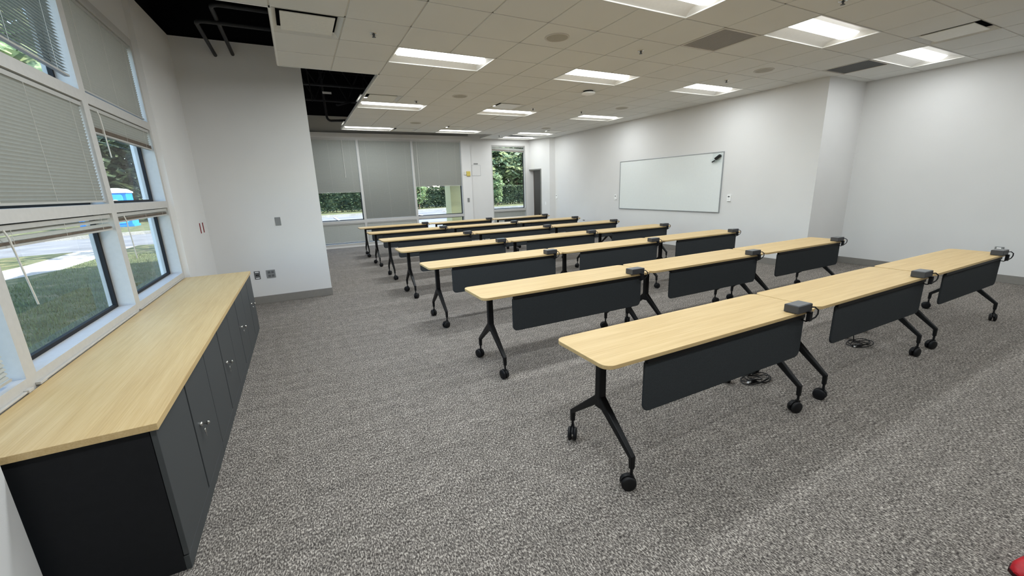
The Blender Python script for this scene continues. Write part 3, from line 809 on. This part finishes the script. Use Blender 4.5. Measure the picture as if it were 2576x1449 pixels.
# ------------------------------------------------------------------ training tables
TL_, TD, TZ = 1.829, .457, .72
def make_leg(root, lx):
    yc = TD/2
    mb = MB()
    mb.box(lx-.03, lx+.03, yc-.16, yc+.16, .682, .694)                      # mounting plate
    mb.bar((lx, yc, .685), (lx, yc, .40), .046, .042, .048, .044)             # column
    mb.bar((lx, yc, .415), (lx, yc, .350), .047, .046, .040, .052)           # crotch
    for s in (-1, 1):
        mb.bar((lx, yc+s*.004, .405), (lx, yc+s*.268, .185), .044, .050, .030, .028)
        mb.bar((lx, yc+s*.262, .200), (lx, yc+s*.264, .120), .029, .028, .025, .025)
    leg = mb.build('leg', 'black', root, .006)
    for s in (-1, 1):
        c = MB(); r = .040
        c.lathe([(.008, .0), (.008, .05)], 10, (0, 0, .078))
        for q in (-1, 1):
            x = q*.017
            c.lathe([(.0001, -.011), (r*.8, -.011), (r, -.006), (r, .006), (r*.8, .011), (.0001, .011)], 22, (x, .016, r), 'x')
        hood = [(.016+.043*math.cos(R(a)), r+.043*math.sin(R(a))) for a in range(20, 201, 20)] + [(.016+.030*math.cos(R(a)), r+.030*math.sin(R(a))) for a in range(200, 19, -20)]
        c.prism(hood, -.0055, .0055, 'yz')
        c.box(-.012, .012, -.010, .010, .072, .086)
        co = c.build('caster', 'plastic', None)
        co.parent = leg; co.location = (lx, yc+s*.264, 0); co.rotation_euler = (0, 0, 0)
    return leg
def make_table():
    root = empty('training_table', (0,0,0))
    MB().prism(rrect(0, TL_, 0, TD, .055), TZ-.022, TZ).build('tabletop', 'oakx', root, .002)
    make_leg(root, .155); make_leg(root, TL_-.155)
    MB().box(.155, TL_-.155, TD/2-.02, TD/2+.02, .655, .685).build('crossbar', 'black', root, .004)
    MB().prism(rrect(.272, 1.712, .385, .672, .045, 5, (1,0,0,1)), .018, .034, 'xz').build('modesty_panel', 'panel', root, .005)
    MB().box(.28, 1.705, .010, .018+.014, .668, .698).build('panel_rail', 'black', root, .002)
    return root
ROWY = [1.414, 2.904, 4.447, 5.966, 7.503, 9.055, 10.602]
ROWX = [1.210, 1.204, 1.206, 1.222, 1.233, 1.238, 1.243]
ORD = ['seventh', 'sixth', 'fifth', 'fourth', 'third', 'second', 'first']
POS = ['window-side', 'middle', 'whiteboard-side']
def make_power():
    root = empty('power_box', (0,0,0))
    MB().box(-.078, .078, -.044, .050, .003, .054).build('housing', 'graphite', root, .004)
    MB().box(-.071, .071, -.037, .043, .0535, .056).build('top_plate', 'graphtop', root, .001)
    MB().box(.030, .058, -.062, -.036, -.060, .006).box(.030, .058, -.062, -.02, -.006, .004).build('clamp', 'plastic', root, .003)
    pts = [(.060, -.040, .030), (.070, -.062, .034), (.086, -.076, .016), (.088, -.076, -.012), (.078, -.070, -.034), (.062, -.056, -.050), (.052, -.03, -.07), (.05, .03, -.062), (.06, .12, -.05)]
    MB().tube(pts, .0048, 8).build('cord', 'plastic', root)
    return root
tproto, pproto = make_table(), make_power()
first = True; rnd = random.Random(3)
TABLES = {}
for r, (y, x) in enumerate(zip(ROWY, ROWX)):
    for k in range(3):
        t_ = tproto if first else copy_tree(tproto)
        p_ = pproto if first else copy_tree(pproto)
        first = False
        xx = x + k*(TL_+.010) + (.012 if k == 2 else 0); yy = y - .007
        t_.location = (xx, yy, 0)
        tag(t_, f'pale oak rolling table, {POS[k]} one in the {ORD[r]} row from the back windows', 'table', 'rows of training tables')
        p_.location = (xx+1.632, yy+.022, TZ)
        tag(p_, f'black power box clipped on the {POS[k]} table of the {ORD[r]} row from the back windows', 'power box', 'power boxes on the tables')
        for lg in t_.children:
            if lg.name.startswith('leg'):
                for cs in lg.children: cs.rotation_euler = (0, 0, rnd.uniform(0, 2*PI))
        TABLES[r, k] = t_
# nearest table: casters as seen
def set_casters(r, k, angs):
    cs = [c for lg in TABLES[r, k].children if lg.name.startswith('leg') for c in sorted(lg.children, key=lambda q: q.location.y)]
    for c, a in zip(cs, angs): c.rotation_euler = (0, 0, R(a))
set_casters(0, 0, [62, 140, 72, 120]); set_casters(0, 1, [12, 160, 80, 40]); set_casters(0, 2, [70, 30, 110, 20]); set_casters(1, 0, [10, 20, 40, 60])
# loose cables on the carpet under the table joints
def floor_cable(x, y, seed, label):
    rn = random.Random(seed); root = empty('power_cable', (x, y, 0), label, 'cable', 'loose cables under the tables')
    sm = [(x-.02, y+.05, .62), (x-.035, y+.058, .40), (x-.03, y+.05, .18), (x-.015, y+.045, .06), (x+.01, y+.05, .012)]
    ph = rn.uniform(0, 6)
    for i in range(110):
        a = .8 + i*.22
        rr = .060 + .022*math.sin(i*.13+ph) + .012*math.sin(i*.41)
        sm.append((x + .03*math.sin(i*.05+ph) + rr*math.cos(a)*1.6, y + rr*math.sin(a), .008 + .010*(1+math.sin(i*.37))))
    MB().tube(sm, .0042, 6).build('cord', 'plastic', root)
    MB().box(x-.09, x-.03, y-.03, y, 0.0, .024).build('plug', 'plastic', root, .004)
    MB().box(x-.125, x-.09, y-.024, y-.008, .006, .018).build('plug_tip', 'white', root, .002)
floor_cable(3.10, 1.80, 1, 'black cable coil on the carpet under the nearest table row, by the window-side joint')
floor_cable(4.62, 1.75, 2, 'black cable coil on the carpet under the middle table of the nearest row')
floor_cable(3.12, 3.25, 3, 'black cable coil on the carpet under the second nearest row, window-side joint')
floor_cable(4.95, 3.25, 4, 'black cable coil on the carpet under the second nearest row, whiteboard-side joint')
floor_cable(3.12, 4.80, 5, 'black cable coil on the carpet under the third nearest row, window-side joint')

# ------------------------------------------------------------------ red shoe at the picture's edge
root = empty('red_shoe', (2.45, .20, 0), 'toe of a red shoe on the carpet at the very corner', 'shoe')
mb = MB(); n = 14
rows = [(0, .010, .012), (.012, .030, .030), (.04, .044, .046), (.08, .050, .058), (.14, .049, .070), (.20, .042, .082), (.26, .040, .090), (.285, .030, .090)]
d = Vector((.93, -.36, 0)).normalized(); nn = Vector((-d.y, d.x, 0)); o0 = Vector((2.337, .250, 0))
rings = []
for s, w, h in rows:
    ring = []
    for k in range(n):
        a = PI*k/(n-1); p = o0 + d*s + nn*(w*math.cos(a)); ring.append((p.x, p.y, .014 + h*max(0.0, math.sin(a))**.7))
    rings.append(ring)
mb.add([p for rg in rings for p in rg], [(i*n+k, i*n+k+1, (i+1)*n+k+1, (i+1)*n+k) for i in range(len(rows)-1) for k in range(n-1)], True)
mb.add(rings[0], [tuple(range(n))]); mb.add(rings[-1], [tuple(range(n))])
mb.build('upper', 'shoe', root)
sole = [tuple((o0+d*s+nn*(w+.004))[:2]) for s, w, h in rows] + [tuple((o0+d*s-nn*(w+.004))[:2]) for s, w, h in reversed(rows)]
MB().prism(sole, 0, .016).build('sole', 'sole', root)

# ------------------------------------------------------------------ outside
GZ = -.10
def poly(name, pts, z, mat, label=None):
    mb = MB(); n = len(pts); mb.add([(x, y, z) for x, y in pts], [tuple(range(n))])
    o = mb.build(name, mat); o['kind'] = 'structure'
    return o
poly('ground', [(-60, -30), (60, -30), (60, 90), (-60, 90)], GZ-.03, 'asphalt')
def slab(name, pts, z0, z1, mat):
    return struct(name, MB().prism(pts, z0, z1), mat)
slab('lawn_near', [(-1.45, -8), (-1.45, 13.3), (-1.9, 19.6), (-5.55, 19.9), (-5.55, 14.2), (-6.2, 12.8), (-7.0, 6), (-7.0, -8)], GZ-.03, GZ+.02, 'grass')
slab('path_walk', [(-5.55, 19.9), (-5.55, 14.2), (-6.2, 12.8), (-7.0, 6), (-7.0, -8), (-8.2, -8), (-8.2, 6), (-7.2, 13.0), (-6.9, 16.0), (-7.0, 19.2)], GZ-.03, GZ+.012, 'concrete')
slab('lawn_strip', [(-7.0, 18.9), (-6.9, 16), (-7.2, 13), (-8.2, 6), (-8.2, -8), (-9.2, -8), (-9.2, 6), (-8.9, 14), (-8.5, 18.6)], GZ-.03, GZ+.02, 'grass')
slab('lawn_beyond', [(-7.2, 27.2), (-3.5, 28), (-3.5, 33), (0.5, 33.2), (12.2, 35.6), (14.5, 32.2), (30, 31.6), (40, 31), (40, 70), (-50, 70), (-50, 24), (-14, 24.5)], GZ-.03, GZ+.09, 'grass')
kb = MB()
K = [(-50, 23.6), (-14, 24.2), (-7.2, 27.0), (-3.3, 27.8), (-3.3, 32.8), (.6, 33.0), (12.2, 35.3), (14.4, 31.9), (30, 31.3)]
for a, b in zip(K[:-1], K[1:]): kb.bar((a[0], a[1], GZ+.04), (b[0], b[1], GZ+.04), .16, .18, side=(0,0,1))
struct('kerb_lot', kb, 'concrete')
pl_ = MB()
for x in (-.6, 2.15, 4.9, 7.55, 10.3): pl_.add([(x-.06, 26.8, GZ+.002), (x+.06, 26.8, GZ+.002), (x+.06, 32.4, GZ+.002), (x-.06, 32.4, GZ+.002)], [(0,1,2,3)])
struct('road_marking', pl_, 'paint')
# cream stucco column outside the third back window
struct('column_outside', MB().box(4.63, 5.35, 13.55, 14.15, GZ, 5.0), 'stucco', bevel=.02)
# building mass that shades the lawn: parapet above the room
struct('roof', MB().box(-1.6, 14.0, -8, 13.3, TOP+.1, 5.2), 'stucco')

def leaves(mb, n, fn, size, rn):
    for _ in range(n):
        p, sc = fn(rn)
        a = rn.uniform(0, 2*PI); b = rn.uniform(-1.0, 1.0); s = size*sc*rn.uniform(.6, 1.3)
        u = Vector((math.cos(a), math.sin(a), b*.5)).normalized(); v = Vector((-math.sin(a)*.6, math.cos(a)*.6, rn.uniform(.3, 1.0))).normalized()
        p = Vector(p)
        mb.add([p-u*s, p+v*s*.55, p+u*s, p-v*s*.55], [(0,1,2,3)])
def hedge(x0, x1, y, h, label, seed, n=5200, mat='leafA', d=.9):
    rn = random.Random(seed); root = empty('hedge', ((x0+x1)/2, y, GZ+.08), label, 'hedge')
    mb = MB()
    def fn(r):
        u = r.random()
        if u < .7: return (r.uniform(x0, x1), y-d/2+abs(r.gauss(0, .16)), GZ+.12+h*r.random()**.9), 1
        return (r.uniform(x0, x1), y+r.uniform(-d/2, d/2), GZ+.08+h+r.gauss(0, .05)), 1
    leaves(mb, n, fn, .10, rn)
    mb.box(x0, x1, y-d/2+.22, y+d/2, GZ+.35, GZ+h-.05)
    mb.build('foliage', mat, root)
    st = MB()
    x = x0+.3
    while x < x1:
        st.tube([(x, y, GZ), (x+rn.uniform(-.1, .1), y-.1, GZ+.5), (x+rn.uniform(-.3, .3), y-.2, GZ+1.0)], [.035, .028, .012], 6); x += rn.uniform(.4, .8)
    st.build('stems', 'bark', root)
hedge(-2.5, 14.0, 37.6, 1.72, 'clipped dark hedge across the parking lot behind the blinds', 11, 7000)
hedge(14.6, 29, 36.5, 1.72, 'clipped dark hedge seen through the single window by the doorway', 12, 7000)
def tree(x, y, h, r, label, seed, mat='leafB', n=2600, trunk=.18, low=.25, group='trees outside the windows', leaf=.34):
    rn = random.Random(seed); root = empty('tree', (x, y, GZ), label, 'tree', group)
    tb = MB(); tb.tube([(x, y, GZ), (x+.1, y, h*.3), (x-.1, y+.1, h*.6), (x, y, h*.85)], [trunk, trunk*.8, trunk*.5, trunk*.2], 8)
    cl = [(x+rn.uniform(-.55, .55)*r, y+rn.uniform(-.5, .5)*r, h*(low+(1-low)*rn.random()), r*rn.uniform(.3, .55)) for _ in range(16)]
    for c in cl: tb.tube([(x, y, h*.35), ((x+c[0])/2, (y+c[1])/2, (h*.35+c[2])/2+.2), c[:3]], [trunk*.35, trunk*.2, .02], 5)
    tb.build('trunk', 'bark', root)
    mb = MB()
    def fn(q):
        c = q.choice(cl); v = Vector((q.gauss(0,1), q.gauss(0,1), q.gauss(0,1))).normalized()*c[3]*q.uniform(.55, 1.1)
        return (c[0]+v.x, c[1]+v.y, max(GZ+.3, c[2]+v.z*.85)), 1
    leaves(mb, n, fn, leaf, rn)
    mb.build('crown', mat, root)
k = 0
for x, y, h, r, m, l in ((-2, 44, 9, 4, 'leafC', 'shady tree behind the hedge, seen beside the pier'), (4, 45, 9, 4.5, 'leafB', 'tree behind the hedge, seen under the first back blind'),
                      (9.5, 44, 9, 4, 'leafC', 'tree behind the hedge, seen under the third back blind'), (15, 42, 10, 4, 'leafC', 'dark tree behind the hedge left of the single window'),
                      (18.5, 41, 9, 3.6, 'leafB', 'bright leafy tree filling the single back window'), (22.5, 42.5, 10, 4.2, 'leafB', 'bright tree at the doorway side of the single back window'),
                      (27, 44, 10, 4.5, 'leafC', 'tree farthest toward the doorway behind the hedge'), (-6, 46, 10, 4.5, 'leafC', 'dark tree behind the portable toilets'),
                      (-10.5, 42, 11, 4.8, 'leafC', 'dark tree directly behind the blue portable toilets'), (-16, 41, 11, 5, 'leafC', 'dark tree across the road, past the portable toilets'),
                      (-22, 36, 11, 5, 'leafB', 'tree across the road seen through the upper blind'), (-27, 27, 12, 5.5, 'leafC', 'tree across the road opposite the middle bay'),
                      (-24, 17, 12, 5, 'leafB', 'tree across the road opposite the near bay')):
    k += 1; tree(x, y, h, r, l, 40+k, m, 5200, .2, .12)
tree(-.6, 17.0, 7.5, 2.0, 'tree behind the building corner shading the walk', 92, 'leafC', 420, .10, .5, leaf=.17)
tree(-7.7, 15.6, 13, 3.6, 'tall tree by the walk behind the open upper blind', 93, 'leafB', 5200, .2, .36)
tree(16.3, 34.6, 2.6, .7, 'young bright conifer standing before the hedge in the single window', 90, 'shrub', 1300, .06, .15, leaf=.10)
tree(9.3, 35.9, 2.5, 1.0, 'sunlit shrub before the hedge under the third back blind', 91, 'shrub', 1500, .06, .15, leaf=.10)

# portable toilets across the road
def toilet(x, y, label):
    root = empty('portable_toilet', (x, y, GZ+.09), label, 'portable toilet', 'blue portable toilets across the road')
    z = GZ+.09; w = .55
    MB().box(x-w, x+w, y-w, y+w, z+.12, z+2.0).build('cabin', 'blue', root, .03)
    MB().box(x-w-.05, x+w+.05, y-w-.03, y+w+.03, z, z+.13).build('skid_base', 'blue', root, .01)
    MB().prism(rrect(x-.36, x+.36, z+.2, z+1.92, .12), y-w-.03, y-w+.01, 'xz').build('door', 'blue2', root, .008)
    rf = MB(); prof = [(-w-.05, 2.0), (-w-.05, 2.08), (-.35, 2.24), (0, 2.30), (.35, 2.24), (w+.05, 2.08), (w+.05, 2.0)]
    rf.prism([(x+a, z+b) for a, b in prof], y-w-.05, y+w+.05, 'xz'); rf.build('roof', 'roofwhite', root, .02)
    MB().prism([(x+.19*math.cos(a*PI/10), z+1.45+.17*math.sin(a*PI/10)) for a in range(20)], y-w-.036, y-w-.03, 'xz').build('white_emblem', 'white', root)
    MB().box(x-.09, x+.09, y-w-.04, y-w-.036, z+1.43, z+1.49).build('emblem_bar', 'darkgrey', root)
    MB().box(x+.27, x+.33, y-w-.06, y-w-.03, z+.95, z+1.08).build('door_latch', 'plastic', root)
toilet(-9.75, 33.6, 'blue portable toilet with white roof, nearer the black window gasket'); toilet(-11.0, 33.4, 'blue portable toilet with white roof, partly behind the window mullion')

# grass blades on the near lawn
rn = random.Random(5); gb = MB()
for _ in range(26000):
    x = rn.uniform(-5.5, -1.6); y = rn.uniform(3.2, 16.5); h = rn.uniform(.03, .085); a = rn.uniform(0, PI); w = .006
    dx, dy = math.cos(a)*w, math.sin(a)*w; lx, ly = rn.gauss(0, .02), rn.gauss(0, .02)
    gb.add([(x-dx, y-dy, GZ+.015), (x+dx, y+dy, GZ+.015), (x+lx, y+ly, GZ+.015+h)], [(0,1,2)])
o = gb.build('grass', 'drygrass'); tag(o, 'short patchy grass of the lawn outside the tall window wall', 'grass', None, 'stuff')
